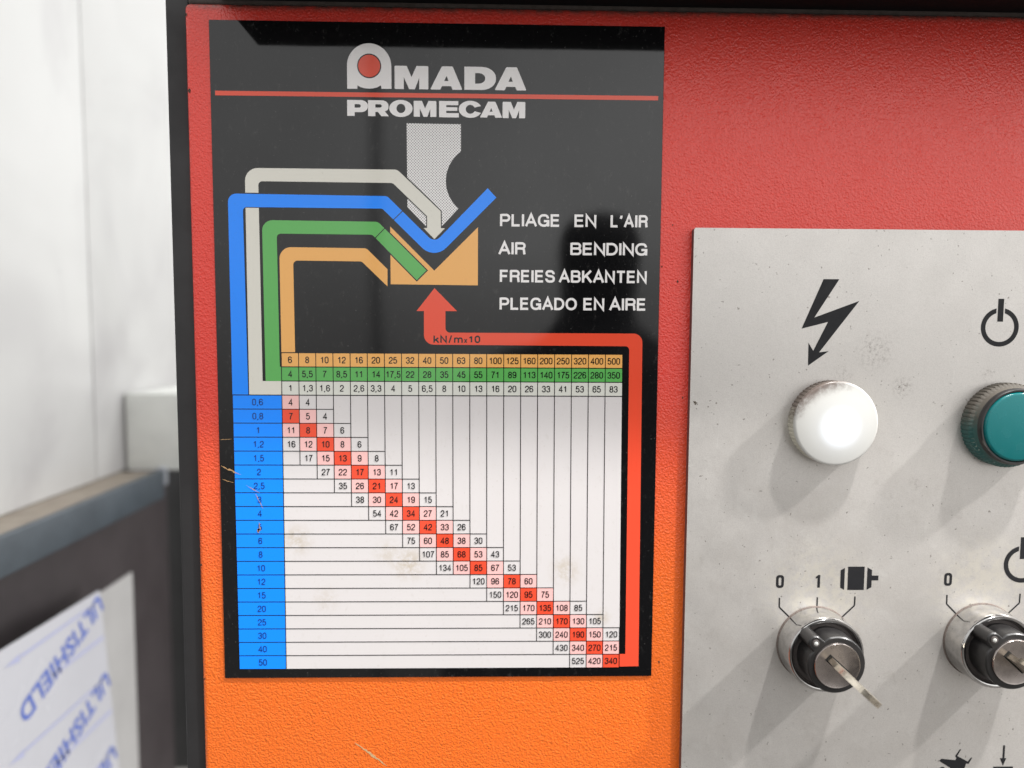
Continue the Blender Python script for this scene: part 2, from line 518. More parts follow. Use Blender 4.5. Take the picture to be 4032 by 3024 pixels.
class Flat:
    """collects flat print in panel millimetres (x right, y up) at height h above the panel"""
    def __init__(self, h):
        self.h = h
        self.v = []
        self.f = []
    def add(self, verts, faces):
        k = len(self.v)
        self.v += [(x * MM, -(self.h + self.lift) * MM, y * MM) for x, y in verts]
        self.f += [tuple(k + i for i in f) for f in faces]
    def poly(self, *loops):
        me = curve_mesh(loops)
        self.add([tuple(v.co[:2]) for v in me.vertices], [tuple(p.vertices) for p in me.polygons])
        bpy.data.meshes.remove(me)
        return self
    def quad(self, a, b, c, d):
        self.add([a, b, c, d], [(0, 1, 2, 3)])
        return self
    lift = 0.0
    def rect(self, x0, y0, x1, y1):
        return self.quad((x0, y0), (x1, y0), (x1, y1), (x0, y1))
    def line(self, a, b, w):
        a, b = Vector(a), Vector(b)
        n = (b - a).normalized()
        n = Vector((-n.y, n.x)) * w / 2
        return self.quad(tuple(a + n), tuple(b + n), tuple(b - n), tuple(a - n))
    def fit(self, s, x0, y0, x1, y1, weight=0.0, space=1.0):
        """text stretched into a box"""
        v, f = text_geo(s, weight, space)
        ax, bx = min(q[0] for q in v), max(q[0] for q in v)
        ay, by = min(q[1] for q in v), max(q[1] for q in v)
        self.add([(x0 + (q[0] - ax) / (bx - ax) * (x1 - x0), y0 + (q[1] - ay) / (by - ay) * (y1 - y0)) for q in v], f)
        return self
    def text(self, s, cx, base, size, sx_=1.0, weight=0.0, space=1.0):
        v, f = text_geo(s, weight, space)
        ax, bx = min(q[0] for q in v), max(q[0] for q in v)
        mid = (ax + bx) / 2
        self.add([(cx + (q[0] - mid) * size * sx_, base + q[1] * size) for q in v], f)
        return self
    def done(self, name, mat, parent, label=None):
        me = bpy.data.meshes.new(name)
        me.from_pydata(self.v, [], self.f)
        bm = bmesh.new()
        bm.from_mesh(me)
        for fc in bm.faces:
            fc.normal_update()
            if fc.normal.y > 0:
                fc.normal_flip()
        bm.to_mesh(me)
        bm.free()
        o = link(name, me, mat, parent)
        if label:
            o['label'] = label
        return o


# ------------------------------------------------------------------ stroke lettering (plain upright grotesque drawn with even strokes)
GLY = {
 '0': (.56, [('c', (0, 0, .5), (1, 0, .5), (1, 1, .5), (0, 1, .5))]),
 '1': (.56, [('o', (.66, 0), (.66, 1.03)), ('o', (.62, .98), (.50, .82, .2), (.14, .76))]),
 '2': (.56, [('o', (.02, .68), (.02, 1, .48), (1, 1, .48), (1, .56, .4), (0, .15, .35), (0, 0), (1.03, 0))]),
 '3': (.56, [('o', (.02, .74), (.02, 1, .48), (.97, 1, .48), (.97, .535, .4), (.36, .535)), ('o', (.5, .535), (1, .535, .4), (1, 0, .5), (0, 0, .5), (0, .27))]),
 '4': (.58, [('o', (.76, -.06), (.76, 1.0), (-.02, .27), (1.1, .27))]),
 '5': (.56, [('o', (.95, 1), (.16, 1), (.06, .50)), ('o', (.05, .46), (.1, .63, .35), (1, .63, .5), (1, 0, .5), (0, 0, .5), (0, .25))]),
 '6': (.56, [('o', (.97, .76), (.97, 1, .48), (0, 1, .5), (0, 0, .5), (1, 0, .5), (1, .59, .5), (.05, .59, .48), (.02, .36))]),
 '7': (.54, [('o', (-.04, 1), (1, 1), (.42, .42, .5), (.30, -.06))]),
 '8': (.56, [('c', (.05, .535, .45), (.95, .535, .45), (.95, 1, .45), (.05, 1, .45)), ('c', (0, 0, .5), (1, 0, .5), (1, .535, .5), (0, .535, .5))]),
 '9': (.56, [('o', (.03, .24), (.03, 0, .48), (1, 0, .5), (1, 1, .5), (0, 1, .5), (0, .41, .5), (.95, .41, .48), (.98, .64))]),
 ',': (.16, [('o', (.5, .05), (.5, -.06), (-.1, -.20))]),
 'A': (.72, [('o', (-.06, -.07), (.5, 1.06), (1.06, -.07)), ('o', (.15, .32), (.85, .32))]),
 'B': (.66, [('o', (0, -.08), (0, 1.08)), ('o', (0, 1), (.95, 1, .4), (.95, .535, .4), (0, .535)), ('o', (0, 0), (1, 0, .42), (1, .535, .42), (.3, .535))]),
 'D': (.68, [('c', (0, 0), (0, 1), (1, 1, .62), (1, 0, .62))]),
 'E': (.58, [('o', (1, 1), (0, 1), (0, 0), (1.03, 0)), ('o', (0, .525), (.94, .525))]),
 'F': (.56, [('o', (1.03, 1), (0, 1), (0, -.08)), ('o', (0, .50), (.92, .50))]),
 'G': (.74, [('o', (.97, .70), (.95, 1, .46), (0, 1, .5), (0, 0, .5), (.95, 0, .46), (.96, .34)), ('o', (.52, .44), (1, .44), (1, -.08))]),
 'H': (.68, [('o', (0, -.08), (0, 1.08)), ('o', (1, -.08), (1, 1.08)), ('o', (0, .52), (1, .52))]),
 'I': (.02, [('o', (.5, -.08), (.5, 1.08))]),
 'K': (.68, [('o', (0, -.08), (0, 1.08)), ('o', (1, 1.08), (0, .34)), ('o', (.36, .62), (1.06, -.07))]),
 'L': (.54, [('o', (0, 1.08), (0, 0), (1.05, 0))]),
 'N': (.66, [('o', (0, -.08), (0, 1.02), (1, -.02), (1, 1.08))]),
 'O': (.78, [('c', (0, 0, .5), (1, 0, .5), (1, 1, .5), (0, 1, .5))]),
 'P': (.64, [('o', (0, -.08), (0, 1.08)), ('o', (0, 1), (1, 1, .45), (1, .45, .45), (0, .45))]),
 'R': (.66, [('o', (0, -.08), (0, 1.08)), ('o', (0, 1), (1, 1, .42), (1, .49, .42), (0, .49)), ('o', (.55, .49), (.93, .47, .26), (.96, .06), (1.02, -.08))]),
 'S': (.64, [('o', (.97, .71), (.97, 1, .48), (.03, 1, .48), (.03, .56, .45), (1, .48, .45), (1, 0, .5), (0, 0, .5), (0, .28))]),
 'T': (.64, [('o', (-.04, 1), (1.04, 1)), ('o', (.5, 1), (.5, -.08))]),
 'U': (.66, [('o', (0, 1.08), (0, 0, .5), (1, 0, .5), (1, 1.08))]),
 'k': (.56, [('o', (0, -.08), (0, 1.08)), ('o', (.95, .70), (0, .22)), ('o', (.34, .44), (1.05, -.07))]),
 'm': (.90, [('o', (0, -.08), (0, .76)), ('o', (0, .40), (0, .70, .25), (.5, .70, .25), (.5, -.08)), ('o', (.5, .40), (.5, .70, .25), (1, .70, .25), (1, -.08))]),
 'x': (.50, [('o', (-.06, -.05), (1.06, .75)), ('o', (-.06, .75), (1.06, -.05))]),
 '/': (.36, [('o', (0, -.10), (1, 1.10))]),
 '\u2019': (.10, [('o', (.6, 1.04), (.6, .92), (-.2, .74))]),
}
def stroke(fl, pts, w, closed):
    """a polyline drawn with an even stroke, mitred at its corners"""
    q = [Vector(p) for p in pts]
    q = [p for i, p in enumerate(q) if i == 0 or (p - q[i - 1]).length > 1e-4]
    if closed and (q[0] - q[-1]).length < 1e-4:
        q.pop()
    n = len(q)
    L, R = [], []
    for i in range(n):
        a = q[i - 1] if (closed or i > 0) else None
        b = q[(i + 1) % n] if (closed or i < n - 1) else None
        d0 = (q[i] - a).normalized() if a is not None else None
        d1 = (b - q[i]).normalized() if b is not None else None
        d0 = d0 or d1
        d1 = d1 or d0
        n0, n1 = Vector((-d0.y, d0.x)), Vector((-d1.y, d1.x))
        m_ = (n0 + n1)
        m_ = m_.normalized() if m_.length > 1e-6 else n0
        k_ = w / 2 / max(0.42, m_.dot(n0))
        L.append(tuple(q[i] + m_ * k_))
        R.append(tuple(q[i] - m_ * k_))
    for i in range(n if closed else n - 1):
        j = (i + 1) % n
        fl.quad(R[i], R[j], L[j], L[i])
def rounded_open(pts, closed, n=6):
    if closed:
        return rp(pts, n)
    full = rp([(*pts[0][:2],)] + list(pts[1:-1]) + [(*pts[-1][:2],)], n)
    return full
def write(fl, text_, x0, base, height, sw, gap, wscale=1.0, width=None, center=False):
    """even-stroke text: x0 = left edge (or centre), height = cap height, sw = stroke width; width stretches the line to fit"""
    gl = [GLY[c] for c in text_]
    def total(ws):
        return sum(g[0] * height * ws + sw for g in gl) + gap * (len(gl) - 1)
    if width is not None:
        fixed = sw * len(gl) + gap * (len(gl) - 1)
        wscale = (width - fixed) / (sum(g[0] for g in gl) * height)
    x = x0 - total(wscale) / 2 if center else x0
    for g in gl:
        gw = g[0] * height * wscale
        for lv, (kind_, *pts) in enumerate(g[1]):
            fl.lift = lv * 0.014
            mm_ = []
            for p in pts:
                e = (x + sw / 2 + p[0] * gw, base + sw / 2 + p[1] * (height - sw))
                mm_.append(e + ((p[2] * max(gw, .001),) if len(p) > 2 else ()))
            stroke(fl, rounded_open(mm_, kind_ == 'c'), sw, kind_ == 'c')
        x += gw + sw + gap
    fl.lift = 0.0
    return fl

def lathe(name, prof, mat, parent, n=96, rib=None, cap=True, smooth=True):
    """profile of (radius, height out of the panel) in mm, turned about the axis pointing at the viewer"""
    bm = bmesh.new()
    rings = []
    for r, h in prof:
        ring = []
        for i in range(n):
            a = 2 * math.pi * i / n
            rr = r + (rib(a, r, h) if rib else 0)
            ring.append(bm.verts.new((rr * math.cos(a) * MM, -h * MM, rr * math.sin(a) * MM)))
        rings.append(ring)
    for A, B in zip(rings, rings[1:]):
        for i in range(n):
            j = (i + 1) % n
            bm.faces.new((A[i], A[j], B[j], B[i]))
    if cap:
        bm.faces.new(rings[-1])
    bmesh.ops.recalc_face_normals(bm, faces=bm.faces)
    o = from_bm(name, bm, mat, parent, smooth)
    if smooth:
        o.data.set_sharp_from_angle(angle=math.radians(38))
    return o

def extrude_outline(name, loop, h0, h1, mat, parent, bevel=0.5):
    """outline in mm (x, y) raised from height h0 to h1"""
    bm = bmesh.new()
    a = [bm.verts.new((x * MM, -h0 * MM, y * MM)) for x, y in loop]
    b = [bm.verts.new((x * MM, -(h1 - bevel) * MM, y * MM)) for x, y in loop]
    cx = sum(q[0] for q in loop) / len(loop)
    cy = sum(q[1] for q in loop) / len(loop)
    N = len(loop)
    ins = []
    for i in range(N):
        p0, p1, p2 = Vector(loop[i - 1]), Vector(loop[i]), Vector(loop[(i + 1) % N])
        t = (p2 - p0).normalized()
        nn = Vector((-t.y, t.x))
        ins.append(p1 + nn * bevel)
    c = [bm.verts.new((q.x * MM, -h1 * MM, q.y * MM)) for q in ins]
    for A, B in ((a, b), (b, c)):
        for i in range(N):
            j = (i + 1) % N
            bm.faces.new((A[i], A[j], B[j], B[i]))
    bm.faces.new(c)
    bmesh.ops.recalc_face_normals(bm, faces=bm.faces)
    o = from_bm(name, bm, mat, parent, True)
    o.data.set_sharp_from_angle(angle=math.radians(30))
    return o

# ------------------------------------------------------------------ the machine cabinet
cab = thing('machine_cabinet', 'orange and red textured machine cabinet with black side frame and black hood above', 'machine', (0.2, 0.0, -0.45))
def at_world(o, root):
    o.matrix_parent_inverse = Matrix.Translation(-Vector(root.location))
    return o
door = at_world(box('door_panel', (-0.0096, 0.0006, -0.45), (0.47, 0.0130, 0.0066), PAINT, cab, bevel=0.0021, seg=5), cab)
at_world(box('side_frame', (-0.0184, 0.0042, -0.45), (-0.0090, 0.12, 0.95), FRAME, cab, bevel=0.0010), cab)
at_world(box('light_block_body', (-0.0085, 0.0135, -0.45), (1.40, 0.12, 0.95), FRAME, cab), cab)  # unseen cabinet body, enlarged to keep the hall lamps off the wall
at_world(box('hood', (0.0035, -0.0460, 0.0080), (0.62, 0.0130, 0.16), HOOD, cab, bevel=0.0012), cab)
at_world(box('hood_seal', (-0.0085, 0.0015, 0.0063), (0.47, 0.0120, 0.0105), SEAL, cab, bevel=0.0012), cab)
# a scrape through the paint below the chart
s = Flat(-0.52)
def scrape(fl, a, b, w, n=14, jit=0.35):
    a, b = Vector(a), Vector(b)
    d = (b - a)
    nn = Vector((-d.y, d.x)).normalized()
    top, bot = [], []
    for i in range(n + 1):
        t = i / n
        ww = w * (0.25 + math.sin(math.pi * min(1, t * 1.02)) * 0.75) * (1 + random.uniform(-jit, jit))
        q = a + d * t + nn * random.uniform(-jit, jit) * w * 0.6
        top.append(tuple(q + nn * ww / 2))
        bot.append(tuple(q - nn * ww / 2))
    for i in range(n):
        fl.quad(top[i], top[i + 1], bot[i + 1], bot[i])
scrape(s, (52.8, -289.6), (66.0, -299.8), 0.9, 18)
at_world(s.done('paint_scrape', SCRATCH_PALE, cab, 'pale bare scrape through the orange paint'), cab)

CHIP = plain('chipped_paint', (0.05, 0.018, 0.008), 0.7, grime=0.5, scale=1500)
for cx_, cy_, r_ in ((-8.2, -26.5, 0.75), (-8.7, 2.0, 0.5), (180.8, -76.0, 0.35), (183.3, -98.4, 0.5), (176.9, -92.6, 0.35), (179.2, -255.5, 0.5), (186.5, -145.0, 0.4), (-8.4, -262.0, 0.4), (4.6, -259.0, 0.35), (-8.6, -214.0, 0.45)):
    ch = Flat(-0.53).poly([(cx_ + r_ * random.uniform(.4, 1.1) * math.cos(t * 0.7), cy_ + r_ * random.uniform(.5, 1.6) * math.sin(t * 0.7)) for t in range(9)])
    at_world(ch.done('paint_chip', CHIP, cab), cab)

# ------------------------------------------------------------------ the bending chart
chart = thing('bending_chart', 'glossy black bending force chart with coloured bands and number table, fixed on the red door', 'chart')
bm = bmesh.new()
box_bm(bm, (0.0, 0.0, -0.2614), (0.176, 0.00058, 0.0))
bmesh.ops.recalc_face_normals(bm, faces=bm.faces)
bmesh.ops.bevel(bm, geom=list(bm.edges), offset=0.00012, segments=1, affect='EDGES')
from_bm('backing_plate', bm, INK_BLACK, chart)

# emblem and lettering
em = Flat(0.04).poly([(52.65, -25.15)] + circ(61.2, -16.5, 8.55, n=30, a0=math.pi, a1=0) + [(69.75, -25.0), (65.9, -25.0), (65.75, -24.0)]
                     + [(65.5, -23.75), (64.2, -24.5), (62.7, -24.9), (61.1, -25.0), (59.5, -24.9), (57.9, -24.5), (56.6, -23.85), (56.55, -25.15)],
                     circ(61.2, -16.45, 4.66)).done('emblem', INK_LETTER, chart, 'white arch emblem with a red disc')
Flat(0.04).poly(circ(61.2, -16.45, 4.22)).done('emblem_disc', INK_RED, em)

def glyph(fl, x0, y0, x1, y1, *loops):
    fl.poly(*[[(x0 + (x1 - x0) * a, y0 + (y1 - y0) * b) for a, b in lp] for lp in loops])
GM = [[(0, .03), (.02, 0), (.27, 0), (.27, .52), (.43, 0), (.60, 0), (.73, .5), (.73, 0), (.98, 0), (1, .03), (1, .97), (.98, 1), (.65, 1), (.5, .52), (.36, 1), (.02, 1), (0, .97)]]
GA = [[(0, .03), (.02, 0), (.31, 0), (.36, .15), (.65, .15), (.70, 0), (.98, 0), (1, .03), (.71, .97), (.68, 1), (.38, 1), (.35, .97)],
      [(.43, .37), (.57, .37), (.51, .60)]]
def rr(*pts):
    return rp(pts, 6)
GD = [rr((0, 0), (0, 1), (1, 1, .46), (1, 0, .46)), rr((.34, .27), (.34, .73), (.66, .73, .22), (.66, .27, .22))]
GP = [rr((0, 0), (0, 1), (1, 1, .34), (1, .24, .34), (.36, .24), (.36, 0)), rr((.36, .52), (.36, .74), (.66, .74, .1), (.66, .52, .1))]
GR = [rr((0, 0), (0, 1), (.98, 1, .32), (.98, .34, .25), (.80, .32), (1, 0), (.64, 0), (.47, .27), (.35, .27), (.35, 0)), rr((.35, .54), (.35, .75), (.66, .75, .1), (.66, .54, .1))]
GO = [circ(.5, .5, .5, .5, 32), circ(.5, .5, .19, .27, 24)]
GE = [[(0, 0), (0, 1), (.97, 1), (.97, .75), (.36, .75), (.36, .62), (.92, .62), (.92, .40), (.36, .40), (.36, .26), (1, .26), (1, 0)]]
GC = [circ(.5, .5, .5, .5, 34, math.radians(24), math.radians(336)) + list(reversed(circ(.5, .5, .20, .26, 20, math.radians(24), math.radians(336))))]
u = Flat(0.04)
glyph(u, 71.0, -25.0, 84.05, -16.22, *GM)
glyph(u, 84.9, -25.0, 97.15, -16.2, *GA)
glyph(u, 98.03, -24.95, 110.3, -16.2, *GD)
glyph(u, 109.95, -24.93, 122.1, -16.2, *GA)
u.done('upper_lettering', INK_LETTER, chart)
u = Flat(0.04)
glyph(u, 52.55, -35.4, 60.55, -29.36, *GP)
glyph(u, 60.62, -35.4, 68.7, -29.36, *GR)
glyph(u, 68.85, -35.6, 77.9, -29.1, *GO)
glyph(u, 78.35, -35.42, 87.15, -29.38, *GM)
glyph(u, 88.2, -35.5, 95.9, -29.3, *GE)
glyph(u, 95.85, -35.6, 104.9, -29.1, *GC)
glyph(u, 104.2, -35.42, 112.7, -29.34, *GA)
glyph(u, 112.95, -35.5, 121.8, -29.3, *GM)
u.done('lower_lettering', INK_LETTER, chart)
Flat(0.04).quad((1.8, -26.55), (173.9, -26.35), (173.9, -28.02), (1.8, -28.28)).done('divider_line', INK_RED, chart)

# the punch, the sheet and the die
arc = circ(104.6, -59.9, 13.8, n=22, a0=math.radians(127), a1=math.radians(230))
Flat(0.04).poly([(75.55, -37.95), (96.7, -38.05), (96.7, -48.5)] + arc + [(88.95, -77.75), (86.2, -80.5), (83.2, -77.8), (75.7, -70.1)]).done('punch_drawing', HALFTONE, chart, 'dotted pale drawing of a punch')
o = Flat(0.07).poly([(72.0, -55.25), (89.15, -71.4), (89.25, -77.85), (91.35, -77.85), (86.25, -83.05), (81.15, -77.85), (83.05, -77.85), (83.05, -73.8), (70.0, -61.35), (68, -60.9), (68, -55.3)]).done('arrow_outline', INK_BLACK, chart)
o = Flat(0.10).poly(rp([(12.45, -144.4), (12.6, -55.7, 5), (71.8, -55.75, 3), (88.75, -71.6), (88.85, -78.2), (90.43, -78.25), (86.25, -82.5), (82.05, -78.2), (83.42, -78.2), (83.42, -73.6),
                        (70, -60.9, 2), (17.7, -60.75, 1.6), (17.85, -138.95), (25.3, -138.95), (25.2, -144.4)])).done('grey_band', INK_GREY, chart, 'pale grey band ending in an arrow head')
Flat(0.13).rect(11.9, -65.75, 18.4, -65.2).rect(11.9, -71.0, 18.4, -70.6).done('band_gap', INK_BLACK, chart)
blue = Flat(0.16).poly(rp([(5.83, -144.5), (5.83, -65.6, 3.2), (67.8, -66.0, 2.2), (86.3, -84.0, 3.1), (107.23, -62.55), (110.64, -66.16), (86.2, -90.6, 6.7), (65.9, -70.85, 1.5), (11.55, -70.75, 1.5), (12.1, -144.5)])).done('blue_band', INK_BLUE, chart, 'bright blue band ending in the bent sheet')
Flat(0.19).line((73.95, -71.55), (70.15, -75.2), 0.32).done('cut_line', INK_DARK, blue)
die = Flat(0.05).poly([(68.9, -77.7), (86.2, -94.85), (103.45, -77.7), (103.45, -100.5), (68.95, -100.3)]).done('die_drawing', INK_ORANGE, chart, 'orange drawing of a V shaped die')
Flat(0.08).poly([(66.7, -77.9), (83.75, -94.75), (79.27, -99.2), (67.5, -87.3)]).done('band_outline', INK_BLACK, chart)
green = Flat(0.12).poly(rp([(19.05, -138.9), (18.85, -75.7, 4), (64.1, -75.95, 3), (83.14, -94.75), (79.27, -98.61), (61.9, -81.0, 2), (24.5, -80.9, 1.6), (24.75, -133.2), (25.4, -133.2), (25.3, -138.9)])).done('green_band', INK_GREEN, chart, 'green band ending in a slanted bar')
Flat(0.15).line((66.9, -78.3), (62.95, -82.35), 0.32).done('cut_line', INK_DARK, green)
Flat(0.10).poly(rp([(25.5, -127.45), (25.4, -86.1, 4.5), (59.5, -86.3, 2.5), (67.74, -94.42), (67.69, -101.18), (57.6, -91.45, 2), (30.75, -91.3, 1.7), (30.9, -127.4)])).done('orange_band', INK_ORANGE, chart, 'orange band cut off upright at its end')
ra = Flat(0.10).poly(rp([(86.27, -101.7), (95.2, -110.75), (90.6, -110.75), (90.6, -119.3, 1.8), (169.5, -119.25, 3.6), (170.48, -257.05), (162.5, -257.2), (162.42, -251.8), (164.9, -251.8), (164.26, -124.35, 1.6), (82.03, -124.1, 3.8), (82.05, -110.78), (79.1, -110.8)])).done('red_arrow', INK_RED, chart, 'long red arrow pointing up at the die')
ut = Flat(0.13)
write(ut, 'kN', 85.8, -123.4, 3.0, 0.60, 0.40, width=5.35); write(ut, '/', 91.75, -123.4, 3.0, 0.52, 0.2, width=1.5); write(ut, 'm', 94.0, -123.4, 3.0, 0.56, 0.3, width=3.5)
write(ut, 'x', 98.0, -123.4, 2.2, 0.42, 0.2, width=1.25); write(ut, '10', 99.6, -123.4, 3.0, 0.60, 0.4, width=4.85)
ut.done('unit_text', INK_DARK, ra)

# four caption lines
LINES = [(-77.3, [('PLIAGE', 112.15, 135.9), ('EN', 141.6, 150.3), ('L\u2019AIR', 155.95, 170.75)]),
         (-88.3, [('AIR', 111.7, 122.35), ('BENDING', 140.1, 170.8)]),
         (-99.2, [('FREIES', 112.15, 134.1), ('ABKANTEN', 135.75, 170.8)]),
         (-110.1, [('PLEGADO', 112.1, 142.95), ('EN', 145.55, 153.95), ('AIRE', 156.05, 170.75)])]
for base, words in LINES:
    c = Flat(0.05)
    for wd, x0, x1 in words:
        write(c, wd, x0, base, 4.92, 0.90, 0.48, width=x1 - x0)
    c.done('caption_line', INK_LETTER, chart)

# the number table: 20 columns and 23 rows
def G(c, r):
    u_, v_ = c / 20, r / 23
    xl, xr = 25.45 + (25.2 - 25.45) * v_, 161.5 + (162.4 - 161.5) * v_
    return (xl + (xr - xl) * u_, -127.6 - 129.85 * v_)
def cell(fl, c0, r0, c1=None, r1=None):
    c1 = c0 + 1 if c1 is None else c1
    r1 = r0 + 1 if r1 is None else r1
    fl.quad(G(c0, r1), G(c1, r1), G(c1, r0), G(c0, r0))
H0 = [6, 8, 10, 12, 16, 20, 25, 32, 40, 50, 63, 80, 100, 125, 160, 200, 250, 320, 400, 500]
H1 = ['4', '5,5', '7', '8,5', '11', '14', '17,5', '22', '28', '35', '45', '55', '71', '89', '113', '140', '175', '226', '280', '350']
H2 = ['1', '1,3', '1,6', '2', '2,6', '3,3', '4', '5', '6,5', '8', '10', '13', '16', '20', '26', '33', '41', '53', '65', '83']
ROWS = [('0,6', 0, '4p 4'), ('0,8', 0, '7r 5p 4'), ('1', 0, '11p 8r 7p 6'), ('1,2', 0, '16 12p 10r 8p 6'), ('1,5', 1, '17 15p 13r 9p 8'),
        ('2', 2, '27 22p 17r 13p 11'), ('2,5', 3, '35 26p 21r 17p 13'), ('3', 4, '38 30p 24r 19p 15'), ('4', 5, '54 42p 34r 27p 21'),
        ('5', 6, '67 52p 42r 33p 26'), ('6', 7, '75 60p 48r 38p 30'), ('8', 8, '107 85p 68r 53p 43'), ('10', 9, '134 105p 85r 67p 53'),
        ('12', 11, '120 96p 78r 60p'), ('15', 12, '150 120p 95r 75p'), ('20', 13, '215 170p 135r 108p 85'), ('25', 14, '265 210p 170r 130p 105'),
        ('30', 15, '300 240p 190r 150p 120'), ('40', 16, '430 340p 270r 215p'), ('50', 17, '525 420p 340r')]
tf = Flat(0.12)
cell(tf, 0, 3, 20, 23)
table = tf.done('number_table', INK_WHITE, chart, 'white table of bending forces with a red and pink diagonal')
LW = 0.30
row_o, row_g, row_w = Flat(0.16), Flat(0.16), Flat(0.16)
pink, redc = Flat(0.16), Flat(0.16)
num, navy, lines = Flat(0.24), Flat(0.24), Flat(0.20)
cell(row_o, 0, 0, 20, 1)
cell(row_g, 0, 1, 20, 2)
cell(row_w, 0, 2, 20, 3)
NSW, NGAP = 0.37, 0.22
def number(fl, s_, c, r):
    (x0, y0), (x1, y1) = G(c, r), G(c + 1, r + 1)
    write(fl, str(s_), (x0 + x1) / 2, (y0 + y1) / 2 - 1.34, 2.68, NSW, NGAP, 0.78, center=True)
for c in range(20):
    number(num, H0[c], c, 0)
    number(num, H1[c], c, 1)
    number(num, H2[c], c, 2)
ends = []
for i, (th, st, vals) in enumerate(ROWS):
    r = 3 + i
    vals = vals.split()
    for k, v in enumerate(vals):
        if v[-1] == 'p':
            cell(pink, st + k, r)
        elif v[-1] == 'r':
            cell(redc, st + k, r)
        number(num, v.rstrip('pr'), st + k, r)
    ends.append((st, st + len(vals)))
# ruling
for r in (0, 1, 2):
    lines.line(G(0, r), G(20, r), LW * 1.2)
lines.line(G(-3, 3), G(20, 3), LW * 1.2)
for i in range(20):
    if i < 19:
        lines.line(G(0, 4 + i), G(max(ends[i + 1][1], ends[i][1]), 4 + i), LW)
    lines.line((5.95, G(0, 4 + i)[1]), G(0, 4 + i), LW) if i < 19 else None
for j in range(0, 21):
    last = max([i for i in range(20) if ends[i][0] <= j] or [0]) if j < 18 else 19
    if j == 0:
        last = 19
    if j == 20:
        lines.line(G(20, 17 + 3 + 0), G(20, 23), LW)
        continue
    lines.line(G(j, 0), G(j, 4 + last), LW)
row_o.done('orange_row', INK_ORANGE, table)
row_g.done('green_row', INK_GREEN, table)
row_w.done('grey_row', INK_CELL, table)
pink.done('pink_cells', INK_PINK, table)
redc.done('red_cells', INK_RED, table)
bc = Flat(0.16).quad((5.95, -144.55), (25.3, -144.5), (25.2, -257.45), (6.25, -257.4)).done('blue_column', INK_BLUE, table)
for i, (th, st, vals) in enumerate(ROWS):
    y0, y1 = G(0, 3 + i)[1], G(0, 4 + i)[1]
    write(navy, th, 15.7, (y0 + y1) / 2 - 1.34, 2.68, NSW, NGAP, 0.80, center=True)
lines.done('ruling', INK_BLACK, table)
num.done('printed_numbers', INK_DARK, table)
navy.done('thickness_numbers', INK_NAVY, table)
# wear on the blue column
sc = Flat(0.28)
scrape(sc, (0.6, -173.2), (8.5, -176.8), 0.55, 12, 0.6)
scrape(sc, (1.0, -178.6), (5.5, -180.0), 0.3, 9, 0.6)
scrape(sc, (10.5, -181.0), (15.8, -184.2), 0.25, 9, 0.6)
scrape(sc, (14.2, -184.5), (17.0, -190.5), 0.3, 10, 0.6)
scrape(sc, (-0.0 + 0.3, -162.6), (5.4, -162.2), 0.22, 8, 0.6)
scrape(sc, (15.2, -196.2), (15.9, -199.5), 0.5, 9, 0.6)
for k in range(5):
    a = random.uniform(0, 6.28)
    q = (15.5 + random.uniform(-1.1, 1.1), -199.5 + random.uniform(-0.7, 0.7))
    scrape(sc, q, (q[0] + 1.3 * math.cos(a), q[1] + 0.5 * math.sin(a)), 0.8, 7, 0.5)
sc.done('wear_marks', SCRATCH, chart, 'brown scratches through the blue column')

# ------------------------------------------------------------------ the control plate
cp = thing('control_plate', 'silver grey control plate with black symbols, raised on the right of the red door', 'control plate', (0.1886, 0.0006, -0.0775))
def cpo(o):
    return at_world(o, cp)
bm = bmesh.new()
loop = rp([(188.6, -77.5, 1.0), (440, -77.5), (440, -430), (188.6, -430)], 5)
fr = [bm.verts.new((x * MM, -0.0027, y * MM)) for x, y in loop]
fc = bm.faces.new(fr)
bmesh.ops.recalc_face_normals(bm, faces=bm.faces)
if fc.normal.y > 0: fc.normal_flip()
cpo(from_bm('plate_face', bm, PLATE, cp))
bm = bmesh.new()
a = [bm.verts.new((x * MM, -0.0027, y * MM)) for x, y in loop]
b = [bm.verts.new((x * MM, 0.0006, y * MM)) for x, y in loop]
for i in range(len(loop)):
    j = (i + 1) % len(loop)
    bm.faces.new((a[i], a[j], b[j], b[i]))
bmesh.ops.recalc_face_normals(bm, faces=bm.faces)
cpo(from_bm('plate_edge', bm, PLATE_EDGE, cp))
HS = 2.74
def sym(name, fl, label=None):
    return cpo(fl.done(name, SYMBOL, cp, label))
sym('lightning_symbol', Flat(HS).poly([(240.84, -97.2), (247.2, -97.2), (237.69, -112.43), (255.59, -105.72), (240.15, -126.31), (244.01, -125.78), (235.82, -131.71), (235.68, -122.5), (237.73, -125.68), (243.23, -114.18), (232.7, -116.91)]))
def power(cx, cy):
    g = math.asin(1.75 / 7.0)
    g2 = math.asin(1.75 / 5.85)
    ring = circ(cx, cy, 7.75, n=50, a0=math.pi / 2 + math.asin(1.7 / 7.75), a1=2.5 * math.pi - math.asin(1.7 / 7.75))
    inner = circ(cx, cy, 5.85, n=50, a0=math.pi / 2 + math.asin(1.7 / 5.85), a1=2.5 * math.pi - math.asin(1.7 / 5.85))
    return Flat(HS).poly(ring + inner[::-1]).rect(cx - 1.18, cy + 2.25, cx + 1.18, cy + 11.4)
sym('power_symbol', power(313.05, -115.9))
sym('power_symbol', power(328.0, -213.2))
sym('motor_symbol', Flat(HS).poly([(252.45, -215.5), (254.2, -214.6), (254.2, -223.85), (252.5, -222.9)]).rect(255.52, -223.87, 262.38, -214.04)
    .poly([(263.54, -214.4), (265.5, -215.5), (265.5, -217.8), (268.25, -217.8), (268.25, -219.85), (265.5, -219.85), (265.5, -222.7), (263.54, -223.8)]))
